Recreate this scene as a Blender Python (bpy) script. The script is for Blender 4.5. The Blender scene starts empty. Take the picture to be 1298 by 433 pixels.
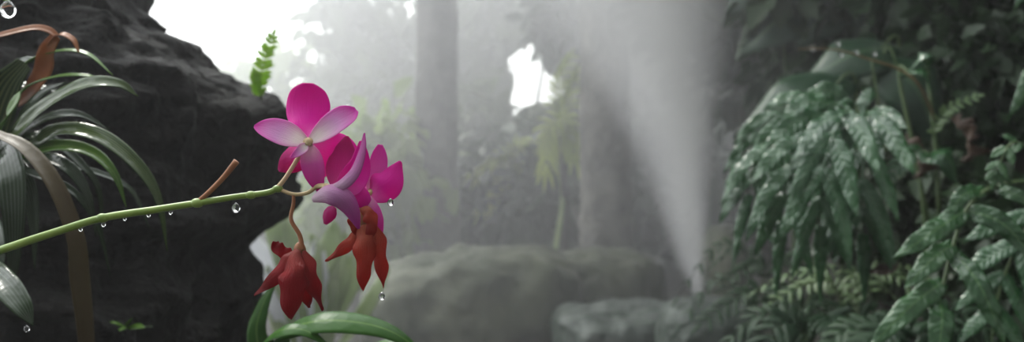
import bpy, math, random
import numpy as np
from mathutils import Vector, Matrix, noise

scene = bpy.context.scene
COL = scene.collection
W, H, F = 1298.0, 433.0, 1250.0
CAM_Z = 0.9

def P(px, py, d):
    """point seen at photo pixel (px,py) at distance d along the view axis"""
    return Vector(((px - W / 2) / F * d, d, CAM_Z - (py - H / 2) / F * d))

# ------------------------------------------------------------------ materials
def new_mat(name):
    m = bpy.data.materials.new(name)
    m.use_nodes = True
    nt = m.node_tree
    nt.nodes.clear()
    out = nt.nodes.new('ShaderNodeOutputMaterial')
    return m, nt, out

def nd(nt, t, **kw):
    n = nt.nodes.new(t)
    for k, v in kw.items():
        if k in n.inputs.keys():
            n.inputs[k].default_value = v
        else:
            setattr(n, k, v)
    return n

def ramp(nt, fac, stops):
    r = nt.nodes.new('ShaderNodeValToRGB')
    els = r.color_ramp.elements
    while len(els) < len(stops):
        els.new(0.5)
    for e, (p, c) in zip(els, stops):
        e.position = p
        e.color = (c[0], c[1], c[2], 1)
    nt.links.new(fac, r.inputs['Fac'])
    return r.outputs['Color']

def mth(nt, op, a, b=None, clamp=False):
    n = nt.nodes.new('ShaderNodeMath')
    n.operation = op
    n.use_clamp = clamp
    for i, v in enumerate((a, b)):
        if v is None:
            continue
        if isinstance(v, (int, float)):
            n.inputs[i].default_value = v
        else:
            nt.links.new(v, n.inputs[i])
    return n.outputs[0]

def mixc(nt, fac, a, b):
    n = nt.nodes.new('ShaderNodeMix')
    n.data_type = 'RGBA'
    for sock, v in ((n.inputs[0], fac), (n.inputs[6], a), (n.inputs[7], b)):
        if isinstance(v, (int, float)):
            sock.default_value = v
        elif isinstance(v, (tuple, list)):
            sock.default_value = (v[0], v[1], v[2], 1)
        else:
            nt.links.new(v, sock)
    return n.outputs[2]

def leaf_mat(name, c1, c2, rough=0.35, trans=0.3, scale=14.0, midrib=None, stripe=None, spec=0.5, bump=0.25, tcol=None, ribs=0.0):
    """leaf: two tones by noise, optional pale midrib / length stripes from the blade's own UV, thin-leaf translucency"""
    m, nt, out = new_mat(name)
    tc = nd(nt, 'ShaderNodeTexCoord')
    nz = nd(nt, 'ShaderNodeTexNoise', Scale=scale, Detail=3.0)
    nt.links.new(tc.outputs['Object'], nz.inputs['Vector'])
    col = ramp(nt, nz.outputs['Fac'], [(0.3, c1), (0.7, c2)])
    if midrib or stripe:
        sep = nd(nt, 'ShaderNodeSeparateXYZ')
        nt.links.new(tc.outputs['UV'], sep.inputs[0])
        off = mth(nt, 'ABSOLUTE', mth(nt, 'SUBTRACT', sep.outputs['Y'], 0.5))
        if stripe:
            sn = mth(nt, 'SINE', mth(nt, 'MULTIPLY', sep.outputs['Y'], 44.0))
            sn = mth(nt, 'GREATER_THAN', mth(nt, 'ADD', sn, mth(nt, 'MULTIPLY', off, -1.2)), 0.2)
            col = mixc(nt, mth(nt, 'MULTIPLY', sn, 0.75), col, stripe)
        if midrib:
            k = mth(nt, 'LESS_THAN', off, 0.045)
            col = mixc(nt, mth(nt, 'MULTIPLY', k, 0.6), col, midrib)
    bs = nd(nt, 'ShaderNodeBsdfPrincipled', Roughness=rough)
    bs.inputs['Specular IOR Level'].default_value = spec
    nt.links.new(col, bs.inputs['Base Color'])
    n2 = nd(nt, 'ShaderNodeTexNoise', Scale=scale * 6, Detail=2.0)
    nt.links.new(tc.outputs['Object'], n2.inputs['Vector'])
    bp = nd(nt, 'ShaderNodeBump', Strength=bump, Distance=0.004)
    nt.links.new(n2.outputs['Fac'], bp.inputs['Height'])
    nt.links.new(bp.outputs['Normal'], bs.inputs['Normal'])
    if ribs:
        s2 = nd(nt, 'ShaderNodeSeparateXYZ')
        nt.links.new(tc.outputs['UV'], s2.inputs[0])
        o2 = mth(nt, 'ABSOLUTE', mth(nt, 'SUBTRACT', s2.outputs['Y'], 0.5))
        ph = mth(nt, 'SUBTRACT', mth(nt, 'MULTIPLY', s2.outputs['X'], 62.0), mth(nt, 'MULTIPLY', o2, 16.0))
        ph = mth(nt, 'ADD', ph, mth(nt, 'MULTIPLY', nz.outputs['Fac'], 6.0))
        hgt = mth(nt, 'ADD', mth(nt, 'SINE', ph), mth(nt, 'MULTIPLY', n2.outputs['Fac'], 2.0))
        b2 = nd(nt, 'ShaderNodeBump', Strength=ribs, Distance=0.002)
        nt.links.new(hgt, b2.inputs['Height'])
        nt.links.new(bp.outputs['Normal'], b2.inputs['Normal'])
        nt.links.new(b2.outputs['Normal'], bs.inputs['Normal'])
    tr = nd(nt, 'ShaderNodeBsdfTranslucent')
    if tcol:
        tr.inputs['Color'].default_value = (*tcol, 1)
    else:
        nt.links.new(col, tr.inputs['Color'])
    mx = nd(nt, 'ShaderNodeMixShader', Fac=trans)
    nt.links.new(bs.outputs[0], mx.inputs[1])
    nt.links.new(tr.outputs[0], mx.inputs[2])
    nt.links.new(mx.outputs[0], out.inputs['Surface'])
    return m

def solid_mat(name, c1, c2, rough=0.8, scale=10.0, bump=0.4, bscale=None, dist=0.02, spec=0.3, detail=6.0):
    m, nt, out = new_mat(name)
    tc = nd(nt, 'ShaderNodeTexCoord')
    nz = nd(nt, 'ShaderNodeTexNoise', Scale=scale, Detail=detail)
    nt.links.new(tc.outputs['Object'], nz.inputs['Vector'])
    col = ramp(nt, nz.outputs['Fac'], [(0.32, c1), (0.68, c2)])
    bs = nd(nt, 'ShaderNodeBsdfPrincipled', Roughness=rough)
    bs.inputs['Specular IOR Level'].default_value = spec
    nt.links.new(col, bs.inputs['Base Color'])
    n2 = nd(nt, 'ShaderNodeTexNoise', Scale=bscale or scale * 3, Detail=8.0)
    nt.links.new(tc.outputs['Object'], n2.inputs['Vector'])
    bp = nd(nt, 'ShaderNodeBump', Strength=bump, Distance=dist)
    nt.links.new(n2.outputs['Fac'], bp.inputs['Height'])
    nt.links.new(bp.outputs['Normal'], bs.inputs['Normal'])
    nt.links.new(bs.outputs[0], out.inputs['Surface'])
    return m

def petal_mat(name, base, body, edge, rough=0.4, trans=0.45, vein=0.25, crinkle=0.5, claw=0.06):
    """petal: pale claw, body colour, edge colour and fine veins, all from the petal's own UV"""
    m, nt, out = new_mat(name)
    tc = nd(nt, 'ShaderNodeTexCoord')
    sep = nd(nt, 'ShaderNodeSeparateXYZ')
    nt.links.new(tc.outputs['UV'], sep.inputs[0])
    nz = nd(nt, 'ShaderNodeTexNoise', Scale=70.0, Detail=2.0)
    nt.links.new(tc.outputs['Object'], nz.inputs['Vector'])
    off = mth(nt, 'MULTIPLY', mth(nt, 'ABSOLUTE', mth(nt, 'SUBTRACT', sep.outputs['Y'], 0.5)), 2.0)
    u = mth(nt, 'ADD', sep.outputs['X'], mth(nt, 'MULTIPLY', mth(nt, 'SUBTRACT', nz.outputs['Fac'], 0.5), 0.18))
    col = ramp(nt, u, [(claw, base), (claw + .36, body), (0.98, edge)])
    col = mixc(nt, mth(nt, 'MULTIPLY', mth(nt, 'POWER', off, 3.0), 0.6), col, edge)
    vn = mth(nt, 'SINE', mth(nt, 'MULTIPLY', sep.outputs['Y'], 62.0))
    vn = mth(nt, 'MULTIPLY', mth(nt, 'POWER', mth(nt, 'ABSOLUTE', vn), 6.0), vein)
    col = mixc(nt, vn, col, edge)
    bs = nd(nt, 'ShaderNodeBsdfPrincipled', Roughness=rough)
    bs.inputs['Specular IOR Level'].default_value = 0.2
    nt.links.new(col, bs.inputs['Base Color'])
    mp = nd(nt, 'ShaderNodeMapping')
    mp.inputs['Scale'].default_value = (4.0, 26.0, 1.0)
    nt.links.new(tc.outputs['UV'], mp.inputs[0])
    cn = nd(nt, 'ShaderNodeTexNoise', Scale=1.0, Detail=3.0)
    nt.links.new(mp.outputs[0], cn.inputs['Vector'])
    bp = nd(nt, 'ShaderNodeBump', Strength=crinkle, Distance=0.0012)
    nt.links.new(cn.outputs['Fac'], bp.inputs['Height'])
    nt.links.new(bp.outputs['Normal'], bs.inputs['Normal'])
    tr = nd(nt, 'ShaderNodeBsdfTranslucent')
    nt.links.new(col, tr.inputs['Color'])
    nt.links.new(bp.outputs['Normal'], tr.inputs['Normal'])
    mx = nd(nt, 'ShaderNodeMixShader', Fac=trans)
    nt.links.new(bs.outputs[0], mx.inputs[1])
    nt.links.new(tr.outputs[0], mx.inputs[2])
    nt.links.new(mx.outputs[0], out.inputs['Surface'])
    return m

M = {}
M['petal'] = petal_mat('magenta petal', (0.80, 0.16, 0.52), (0.80, 0.008, 0.44), (0.66, 0.004, 0.33))
M['sepal'] = petal_mat('pale pink sepal', (0.90, 0.86, 0.82), (0.76, 0.44, 0.72), (0.66, 0.05, 0.44), vein=0.12, claw=.2)
M['sepal_low'] = petal_mat('mauve sepal', (0.84, 0.58, 0.66), (0.68, 0.14, 0.48), (0.62, 0.03, 0.36), vein=0.15)
M['spur'] = petal_mat('lavender spur', (0.50, 0.38, 0.46), (0.42, 0.20, 0.38), (0.36, 0.02, 0.22), trans=0.25)
M['lip'] = petal_mat('dark magenta lip', (0.68, 0.05, 0.32), (0.60, 0.004, 0.25), (0.48, 0.003, 0.18))
M['wilt'] = petal_mat('withered red petal', (0.50, 0.09, 0.07), (0.44, 0.020, 0.028), (0.24, 0.006, 0.012), trans=0.55, vein=0.6, crinkle=1.0)
M['wilt2'] = petal_mat('withered rust petal', (0.62, 0.20, 0.11), (0.56, 0.075, 0.04), (0.40, 0.03, 0.022), trans=0.55, vein=0.6, crinkle=1.0)
M['stem'] = solid_mat('green orchid stem', (0.12, 0.20, 0.025), (0.20, 0.29, 0.05), rough=0.35, scale=60, bump=0.15, dist=0.0008, spec=0.5)
M['pedicel'] = solid_mat('pinkish pedicel', (0.42, 0.36, 0.16), (0.50, 0.34, 0.22), rough=0.4, scale=60, bump=0.1, dist=0.0008)
M['stub'] = solid_mat('brown dried stub', (0.20, 0.075, 0.03), (0.30, 0.13, 0.06), rough=0.6, scale=90, bump=0.3, dist=0.001)
M['strap'] = leaf_mat('striped strap leaf', (0.016, 0.04, 0.009), (0.032, 0.068, 0.016), rough=0.2, trans=0.2, spec=.35, stripe=(0.12, 0.16, 0.05))
M['strap_green'] = leaf_mat('fresh strap leaf', (0.07, 0.16, 0.02), (0.11, 0.22, 0.035), rough=0.25, trans=0.35, midrib=(0.2, 0.3, 0.08))
M['strap_dark'] = leaf_mat('dark strap leaf', (0.012, 0.026, 0.010), (0.022, 0.042, 0.015), rough=0.24, trans=0.12, spec=.3, stripe=(0.07, 0.09, 0.065))
M['strap_brown'] = leaf_mat('brown dying leaf', (0.05, 0.03, 0.01), (0.085, 0.065, 0.02), rough=0.45, trans=0.2)
M['strap_rust'] = leaf_mat('rust coloured bent leaf', (0.30, 0.10, 0.025), (0.40, 0.17, 0.06), rough=0.4, trans=0.35)
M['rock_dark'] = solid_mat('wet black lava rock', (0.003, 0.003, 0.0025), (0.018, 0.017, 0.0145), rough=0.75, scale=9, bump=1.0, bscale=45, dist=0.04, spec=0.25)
M['rock_grey'] = solid_mat('mossy grey rock', (0.032, 0.042, 0.02), (0.08, 0.088, 0.052), rough=0.6, scale=5, bump=0.7, bscale=16, dist=0.04)
M['rock_moss'] = solid_mat('wet mossy stone', (0.018, 0.035, 0.022), (0.05, 0.065, 0.05), rough=0.4, scale=8, bump=0.7, bscale=22, dist=0.03, spec=0.5)
M['earth'] = solid_mat('dark wet earth', (0.012, 0.011, 0.008), (0.035, 0.033, 0.022), rough=0.8, scale=6, bump=0.9, bscale=22, dist=0.05)
M['bark'] = solid_mat('grey bark', (0.055, 0.05, 0.045), (0.13, 0.125, 0.115), rough=0.85, scale=9, bump=0.9, bscale=26, dist=0.03)
M['bark_hazed'] = solid_mat('haze lightened bark', (0.10, 0.10, 0.09), (0.24, 0.23, 0.21), rough=0.85, scale=7, bump=0.9, bscale=22, dist=0.04)  # grey bark made paler, the veil of mist put into its colour
M['bark_dark'] = solid_mat('dark bark', (0.018, 0.016, 0.013), (0.045, 0.04, 0.034), rough=0.85, scale=9, bump=0.9, bscale=26, dist=0.03)
M['fern'] = leaf_mat('glossy dark fern', (0.018, 0.075, 0.026), (0.04, 0.13, 0.042), rough=0.2, trans=0.25, spec=.8, ribs=.32, midrib=(0.08, 0.17, 0.07), scale=9, bump=1.0)
M['fern_near'] = leaf_mat('glossy fern leaflet', (0.026, 0.078, 0.028), (0.055, 0.135, 0.05), rough=0.22, trans=0.3, spec=.6, ribs=.18, midrib=(0.10, 0.2, 0.07), scale=11, bump=1.0)
M['fern_pale'] = leaf_mat('pale young fern', (0.10, 0.18, 0.07), (0.17, 0.25, 0.11), rough=0.35, trans=0.3, midrib=(0.2, 0.27, 0.12))
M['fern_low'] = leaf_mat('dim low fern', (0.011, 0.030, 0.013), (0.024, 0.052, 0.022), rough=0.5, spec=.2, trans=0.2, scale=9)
M['twig'] = solid_mat('dark twig bark', (0.10, 0.075, 0.03), (0.15, 0.11, 0.05), rough=0.4, scale=40, bump=0.2, dist=0.001)
M['rachis'] = solid_mat('green fern stalk', (0.05, 0.09, 0.03), (0.08, 0.12, 0.045), rough=0.4, scale=40, bump=0.1, dist=0.001)
M['big_leaf'] = leaf_mat('broad dark leaf', (0.013, 0.042, 0.02), (0.026, 0.065, 0.03), rough=0.35, trans=0.2, midrib=(0.07, 0.13, 0.06), scale=5)
M['dead'] = leaf_mat('dead brown leaf', (0.03, 0.017, 0.009), (0.07, 0.038, 0.02), rough=0.6, trans=0.15)
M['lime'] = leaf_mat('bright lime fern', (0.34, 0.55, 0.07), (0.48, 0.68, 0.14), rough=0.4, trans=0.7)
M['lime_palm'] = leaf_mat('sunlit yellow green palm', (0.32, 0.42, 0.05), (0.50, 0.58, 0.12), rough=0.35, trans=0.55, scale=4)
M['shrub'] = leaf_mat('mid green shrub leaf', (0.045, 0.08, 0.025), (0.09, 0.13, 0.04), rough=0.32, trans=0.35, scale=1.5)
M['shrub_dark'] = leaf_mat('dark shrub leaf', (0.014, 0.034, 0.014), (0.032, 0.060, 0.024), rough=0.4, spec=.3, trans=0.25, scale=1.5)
M['shrub_light'] = leaf_mat('pale green shrub leaf', (0.14, 0.22, 0.05), (0.25, 0.33, 0.09), rough=0.35, trans=0.6, scale=1.5)
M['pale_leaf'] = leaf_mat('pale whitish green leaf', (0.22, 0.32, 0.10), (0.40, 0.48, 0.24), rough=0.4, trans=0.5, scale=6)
M['bright_patch_leaf'] = leaf_mat('bright patch leaf', (0.75, 0.77, 0.80), (0.85, 0.86, 0.88), rough=0.4, trans=0.5, scale=6)  # near-white colour stands in for a bright patch of light
M['broad_strap'] = leaf_mat('green arching leaf', (0.022, 0.08, 0.008), (0.042, 0.13, 0.016), rough=0.38, spec=.25, trans=0.3, midrib=(0.13, 0.24, 0.05))

m, nt, out = new_mat('water drop')
bs = nd(nt, 'ShaderNodeBsdfPrincipled', Roughness=0.02, IOR=1.33)
bs.inputs['Transmission Weight'].default_value = 1.0
nz = nd(nt, 'ShaderNodeTexNoise', Scale=3.0)
nt.links.new(ramp(nt, nz.outputs['Fac'], [(0.2, (0.97, 0.98, 0.98)), (0.8, (1, 1, 1))]), bs.inputs['Base Color'])
nt.links.new(bs.outputs[0], out.inputs['Surface'])
M['water'] = m

# ------------------------------------------------------------------ mesh building
class MB:
    def __init__(self):
        self.v, self.f, self.uv, self.n = [], [], [], 0

    def add(self, verts, faces, uvs=None):
        verts = np.asarray(verts, dtype=float)
        self.v.append(verts)
        self.f.extend([tuple(int(i) + self.n for i in fc) for fc in faces])
        self.uv.append(np.zeros((len(verts), 2)) if uvs is None else np.asarray(uvs, dtype=float))
        self.n += len(verts)
        return self

def link(name, mb, mat, parent=None, solid=0.0, sub=0):
    me = bpy.data.meshes.new(name)
    v = np.concatenate(mb.v)
    uv = np.concatenate(mb.uv)
    me.from_pydata(v.tolist(), [], mb.f)
    li = np.zeros(len(me.loops), dtype=np.int32)
    me.loops.foreach_get('vertex_index', li)
    lay = me.uv_layers.new(name='UVMap')
    lay.data.foreach_set('uv', uv[li].ravel())
    me.polygons.foreach_set('use_smooth', np.ones(len(me.polygons), dtype=bool))
    me.materials.append(mat)
    me.update()
    o = bpy.data.objects.new(name, me)
    COL.objects.link(o)
    if parent is not None:
        o.parent = parent
        if parent.type == 'EMPTY':
            o.matrix_parent_inverse = Matrix.Translation(-parent.location)
    if solid:
        s = o.modifiers.new('thickness', 'SOLIDIFY')
        s.thickness = solid
        s.offset = 0
    if sub:
        s = o.modifiers.new('smooth', 'SUBSURF')
        s.levels = s.render_levels = sub
    return o

def tag(o, label=None, cat=None, group=None, kind=None):
    for k, val in (('label', label), ('category', cat), ('group', group), ('kind', kind)):
        if val:
            o[k] = val
    return o

def empty(name, loc, label, cat, group=None):
    o = bpy.data.objects.new(name, None)
    COL.objects.link(o)
    o.location = loc
    o.empty_display_size = 0.05
    return tag(o, label, cat, group)

def crom(pts, n):
    """Catmull-Rom through pts -> n+1 points evenly spread in parameter"""
    a = np.array([list(p) for p in pts], dtype=float)
    if len(a) == 2:
        t = np.linspace(0, 1, n + 1)[:, None]
        return a[0] * (1 - t) + a[1] * t
    e = np.vstack([2 * a[0] - a[1], a, 2 * a[-1] - a[-2]])
    res = []
    for s in np.linspace(0, len(a) - 1, n + 1):
        i = min(int(s), len(a) - 2)
        t = s - i
        p0, p1, p2, p3 = e[i], e[i + 1], e[i + 2], e[i + 3]
        res.append(0.5 * (2 * p1 + (p2 - p0) * t + (2 * p0 - 5 * p1 + 4 * p2 - p3) * t * t + (3 * p1 - p0 - 3 * p2 + p3) * t ** 3))
    return np.array(res)

def nrmz(a):
    return a / np.maximum(np.linalg.norm(a, axis=-1, keepdims=True), 1e-9)

def tube(mb, pts, radii, n=24, seg=8, cap=True):
    c = crom(pts, n)
    r = np.interp(np.linspace(0, 1, n + 1), np.linspace(0, 1, len(radii)), radii)
    t = nrmz(np.gradient(c, axis=0))
    ref = np.array([0.0, 1.0, 0.0]) if abs(t[:, 1]).mean() < 0.8 else np.array([0, 0, 1.0])
    s = nrmz(np.cross(t, ref))
    b = np.cross(t, s)
    ang = np.linspace(0, 2 * math.pi, seg, endpoint=False)
    v = c[:, None] + r[:, None, None] * (np.cos(ang)[None, :, None] * s[:, None] + np.sin(ang)[None, :, None] * b[:, None])
    fs = [(i * seg + j, i * seg + (j + 1) % seg, (i + 1) * seg + (j + 1) % seg, (i + 1) * seg + j) for i in range(n) for j in range(seg)]
    if cap:
        fs += [tuple(range(seg))[::-1], tuple(range(n * seg, (n + 1) * seg))]
    uv = np.stack(np.broadcast_arrays(np.linspace(0, 1, n + 1)[:, None], np.linspace(0, 1, seg)[None]), -1).reshape(-1, 2)
    return mb.add(v.reshape(-1, 3), fs, uv)

def blade(mb, mid, widths, nrm, n=16, m=6, cup=0.0, wave=0.0, wfreq=4.0, twist=0.0, edge=0.0, phase=0.0, droop=0.0):
    """leaf or petal: a strip along the curve mid, half widths along it, facing nrm; cup lifts its edges, wave ripples them, edge lobes the outline"""
    c = crom(mid, n)
    u = np.linspace(0, 1, n + 1)
    w = np.interp(u, np.linspace(0, 1, len(widths)), widths)
    k = np.ones(3) / 3
    if len(widths) > 3:
        ws = np.convolve(np.pad(w, 1, mode='edge'), k, 'valid')
        ws[0], ws[-1] = w[0], w[-1]
        w = ws
    w = w * (1 + edge * np.sin(u * wfreq * 2 * math.pi + phase))
    t = nrmz(np.gradient(c, axis=0))
    nn = np.array(list(nrm), dtype=float)
    s = nrmz(np.cross(t, nn))
    nv = np.cross(s, t)
    if twist:
        a = (u * twist)[:, None]
        s, nv = s * np.cos(a) + nv * np.sin(a), nv * np.cos(a) - s * np.sin(a)
    x = np.linspace(-1, 1, m + 1)
    lift = cup * x[None] ** 2 * w[:, None] + wave * np.sin(u * wfreq * 2 * math.pi + phase)[:, None] * np.abs(x)[None] * np.sign(x)[None]
    lift = lift + wave * 0.6 * np.sin(u * wfreq * 3.1 + phase * 2)[:, None] * x[None] ** 2
    v = c[:, None] + s[:, None] * (x[None] * w[:, None])[..., None] + nv[:, None] * lift[..., None]
    v[..., 2] -= droop * (x[None] ** 2 * w[:, None])
    q = m + 1
    fs = [(i * q + j, i * q + j + 1, (i + 1) * q + j + 1, (i + 1) * q + j) for i in range(n) for j in range(m)]
    uv = np.stack(np.broadcast_arrays(u[:, None], (x[None] + 1) / 2), -1).reshape(-1, 2)
    return mb.add(v.reshape(-1, 3), fs, uv)

def sphere_grid(mb, c, r, seg=16, rings=10, fn=None):
    c = np.array(list(c), dtype=float)
    r = np.array(r if hasattr(r, '__len__') else (r, r, r), dtype=float)
    vs, uv = [], []
    for i in range(rings + 1):
        th = math.pi * i / rings
        for j in range(seg):
            ph = 2 * math.pi * j / seg
            d = np.array([math.sin(th) * math.cos(ph), math.sin(th) * math.sin(ph), math.cos(th)])
            p = c + d * r
            if fn:
                p = fn(p, d)
            vs.append(p)
            uv.append((i / rings, j / seg))
    fs = [(i * seg + j, (i + 1) * seg + j, (i + 1) * seg + (j + 1) % seg, i * seg + (j + 1) % seg) for i in range(rings) for j in range(seg)]
    return mb.add(vs, fs, uv)

def fbm(p, sc, oct=4, off=0.0):
    return noise.fractal(Vector((p[0] * sc + off, p[1] * sc + off * 1.7, p[2] * sc - off)), 0.9, 2.1, oct)

def foliage(mb, clusters, n_per, size, spread, rng, hang=0.35, aspect=0.32, keep=None, out=None):
    """leaf sprays: every cluster centre carries n_per pointed folded leaves"""
    g = np.random.default_rng(rng)
    cl = np.repeat(np.array(clusters, dtype=float), n_per, axis=0)
    N = len(cl)
    d = nrmz(g.normal(size=(N, 3)))
    pos = cl + d * spread * g.random((N, 1)) ** 0.6
    if keep is not None:
        k = keep(pos)
        pos, d = pos[k], d[k]
        N = len(pos)
    if N == 0:
        return mb
    ax = d.copy()
    ax[:, 2] -= hang * 2
    ax = nrmz(ax + 0.4 * g.normal(size=(N, 3)))
    up = nrmz(np.array([0, 0, 1.0]) + 0.6 * g.normal(size=(N, 3)))
    sd = nrmz(np.cross(ax, up))
    nv = np.cross(sd, ax)
    L = size * (0.55 + 0.9 * g.random((N, 1)))
    w = L * aspect * (0.75 + 0.5 * g.random((N, 1)))
    v = np.stack([pos, pos + ax * L * .35 + sd * w + nv * w * .35, pos + ax * L * .4 - nv * w * .05, pos + ax * L * .35 - sd * w + nv * w * .35,
                  pos + ax * L * .75 + sd * w * .6 - nv * L * .02, pos + ax * L * .75 - sd * w * .6 - nv * L * .02, pos + ax * L - nv * L * .12], 1)
    uvt = np.array([(0, .5), (.35, 1), (.4, .5), (.35, 0), (.75, .8), (.75, .2), (1, .5)])
    base = np.arange(N) * 7
    fs = []
    for q in ((0, 1, 2), (0, 2, 3), (1, 4, 2), (2, 5, 3), (2, 4, 6), (2, 6, 5)):
        fs.append(np.stack([base + i for i in q], 1))
    fs = np.concatenate(fs)
    return mb.add(v.reshape(-1, 3), fs.tolist(), np.tile(uvt, (N, 1)))

def clusters_in(center, radii, n, seed, shell=0.45):
    g = np.random.default_rng(seed)
    d = nrmz(g.normal(size=(n, 3)))
    r = shell + (1 - shell) * g.random((n, 1)) ** 0.5
    return np.array(list(center)) + d * r * np.array(radii)

# ------------------------------------------------------------------ ground with a bank rising on one side
def sstep(a, b, x):
    t = min(max((x - a) / (b - a), 0.0), 1.0)
    return t * t * (3 - 2 * t)

def ground_z(x, y):
    h = 0.03 + 0.05 * fbm((x, y, 0), 1.3, 3) + 0.10 * sstep(2.6, 4.2, y) + 0.25 * sstep(5.5, 8.5, y)
    x0 = 0.235 * y + 0.02
    b = sstep(0.0, 1.15, x - x0) * sstep(1.15, 2.3, y)
    h += b * (1.35 + 0.35 * sstep(0.6, 3.0, x - x0)) + 0.22 * b * fbm((x, y, 3.3), 2.2, 4)
    return h

def build_ground():
    xs = np.linspace(-9, 9, 181)
    ys = np.linspace(-2.5, 15, 176)
    v = [(x, y, ground_z(x, y)) for y in ys for x in xs]
    q = len(xs)
    f = [(i * q + j, i * q + j + 1, (i + 1) * q + j + 1, (i + 1) * q + j) for i in range(len(ys) - 1) for j in range(q - 1)]
    mb = MB().add(v, f)
    o = link('ground', mb, M['earth'])
    tag(o, 'dark wet earth floor rising into an overgrown bank', 'ground', kind='structure')
build_ground()

# ------------------------------------------------------------------ the dark lava rock behind the orchid
def build_rock():
    # height in the photo (py) -> edge of the rock against the mist (px)
    tab = [(-420, -160), (-250, 0), (-110, 95), (-40, 128), (0, 150), (14, 166), (32, 158), (44, 190), (60, 222), (84, 258), (100, 292), (118, 338),
           (132, 356), (150, 364), (200, 356), (232, 352), (258, 366), (280, 352), (298, 322), (320, 305), (345, 312), (372, 326), (400, 322), (433, 312),
           (520, 345), (640, 380), (900, 420)]
    ty, tx = zip(*tab)
    D = 1.5
    rows, seg = 260, 150
    vs, uv = [], []
    for i in range(rows + 1):
        py = -420 + (1010) * i / rows
        xr = np.interp(py, ty, tx)
        xl = -330 - 0.2 * max(py - 200, 0) + 0.35 * max(-py, 0)
        z = P(0, py, D).z
        z = max(z, -0.05)
        cx = (P(xl, 0, D).x + P(xr, 0, D).x) / 2
        rx = max((P(xr, 0, D).x - P(xl, 0, D).x) / 2, 0.01)
        ry = 0.36 * min(1.0, rx / 0.2)
        for j in range(seg):
            a = 2 * math.pi * j / seg
            ca, sa = math.cos(a), math.sin(a)
            p = Vector((cx + rx * ca, D + 0.02 + ry * sa, z))
            rid = 1 - abs(fbm(p, 9.0, 3, 8.0)) * 2.2
            k = 0.07 * fbm(p, 4.0, 4, 2.0) + 0.030 * fbm(p, 17.0, 3, 5.0) + 0.014 * rid
            k = k * (1 - 0.45 * max(ca, 0) ** 3)
            p += Vector((ca, sa * 1.1, 0.25)) * k
            vs.append(tuple(p))
            uv.append((i / rows, j / seg))
    f = [(i * seg + j, (i + 1) * seg + j, (i + 1) * seg + (j + 1) % seg, i * seg + (j + 1) % seg) for i in range(rows) for j in range(seg)]
    f += [tuple(range(seg)), tuple(range(rows * seg, (rows + 1) * seg))[::-1]]
    o = link('lava_rock', MB().add(vs, f, uv), M['rock_dark'])
    tag(o, 'tall black lava rock with a rough overhanging edge behind the orchid stem', 'rock')
build_rock()

# ------------------------------------------------------------------ boulders in the misty middle
def boulder(px0, px1, py_top, d, depth, label, mat, seed, group=None, flat=0.3, skew=0.0, name='boulder', wide=.72):
    a, b = P(px0, py_top, d), P(px1, py_top, d)
    cx, rx = (a.x + b.x) / 2, (b.x - a.x) / 2
    gz = ground_z(cx, d + depth * 0.4)
    top = a.z
    h = top - gz + 0.1
    def fn(p, dd):
        z = dd[2]
        zz = math.copysign(abs(z) ** flat, z)
        xx = math.copysign(abs(dd[0]) ** wide, dd[0])
        yy = math.copysign(abs(dd[1]) ** 0.8, dd[1])
        p = np.array([cx + xx * rx, d + depth * (1 + yy), gz - 0.1 + h * (0.5 + 0.5 * zz) + skew * xx * h])
        k = 0.10 * fbm(p, 2.2 / max(rx, 0.3), 4, seed) + 0.03 * fbm(p, 9, 3, seed + 3)
        return p + dd * k * min(rx, h)
    mb = MB()
    sphere_grid(mb, (0, 0, 0), 1.0, 72, 48, fn)
    return tag(link(name, mb, mat), label, 'rock', group)

boulder(440, 752, 326, 4.1, 0.45, 'long flat-topped grey boulder below the middle tree trunk, seen through mist', M['rock_grey'], 1.0, skew=0.06, flat=.62, wide=1.0)
boulder(700, 852, 322, 4.6, 0.27, 'rounded brownish grey boulder just behind the mist spout', M['rock_grey'], 7.0)
boulder(706, 930, 404, 3.7, 0.36, 'low slab of wet stone at the foot of the mist spout', M['rock_moss'], 12.0)
boulder(850, 990, 392, 3.3, 0.25, 'low mossy stone between the mist spout and the fern bank', M['rock_moss'], 18.0)
boulder(905, 965, 290, 4.6, 0.3, 'small upright stone half lost in mist beside the spout', M['rock_grey'], 28.0, flat=0.6)

# ------------------------------------------------------------------ trees
def hole(pos):
    """gap between the crowns through which the sky shows"""
    x = pos[:, 0] / pos[:, 1] * F + W / 2
    return x

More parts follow.
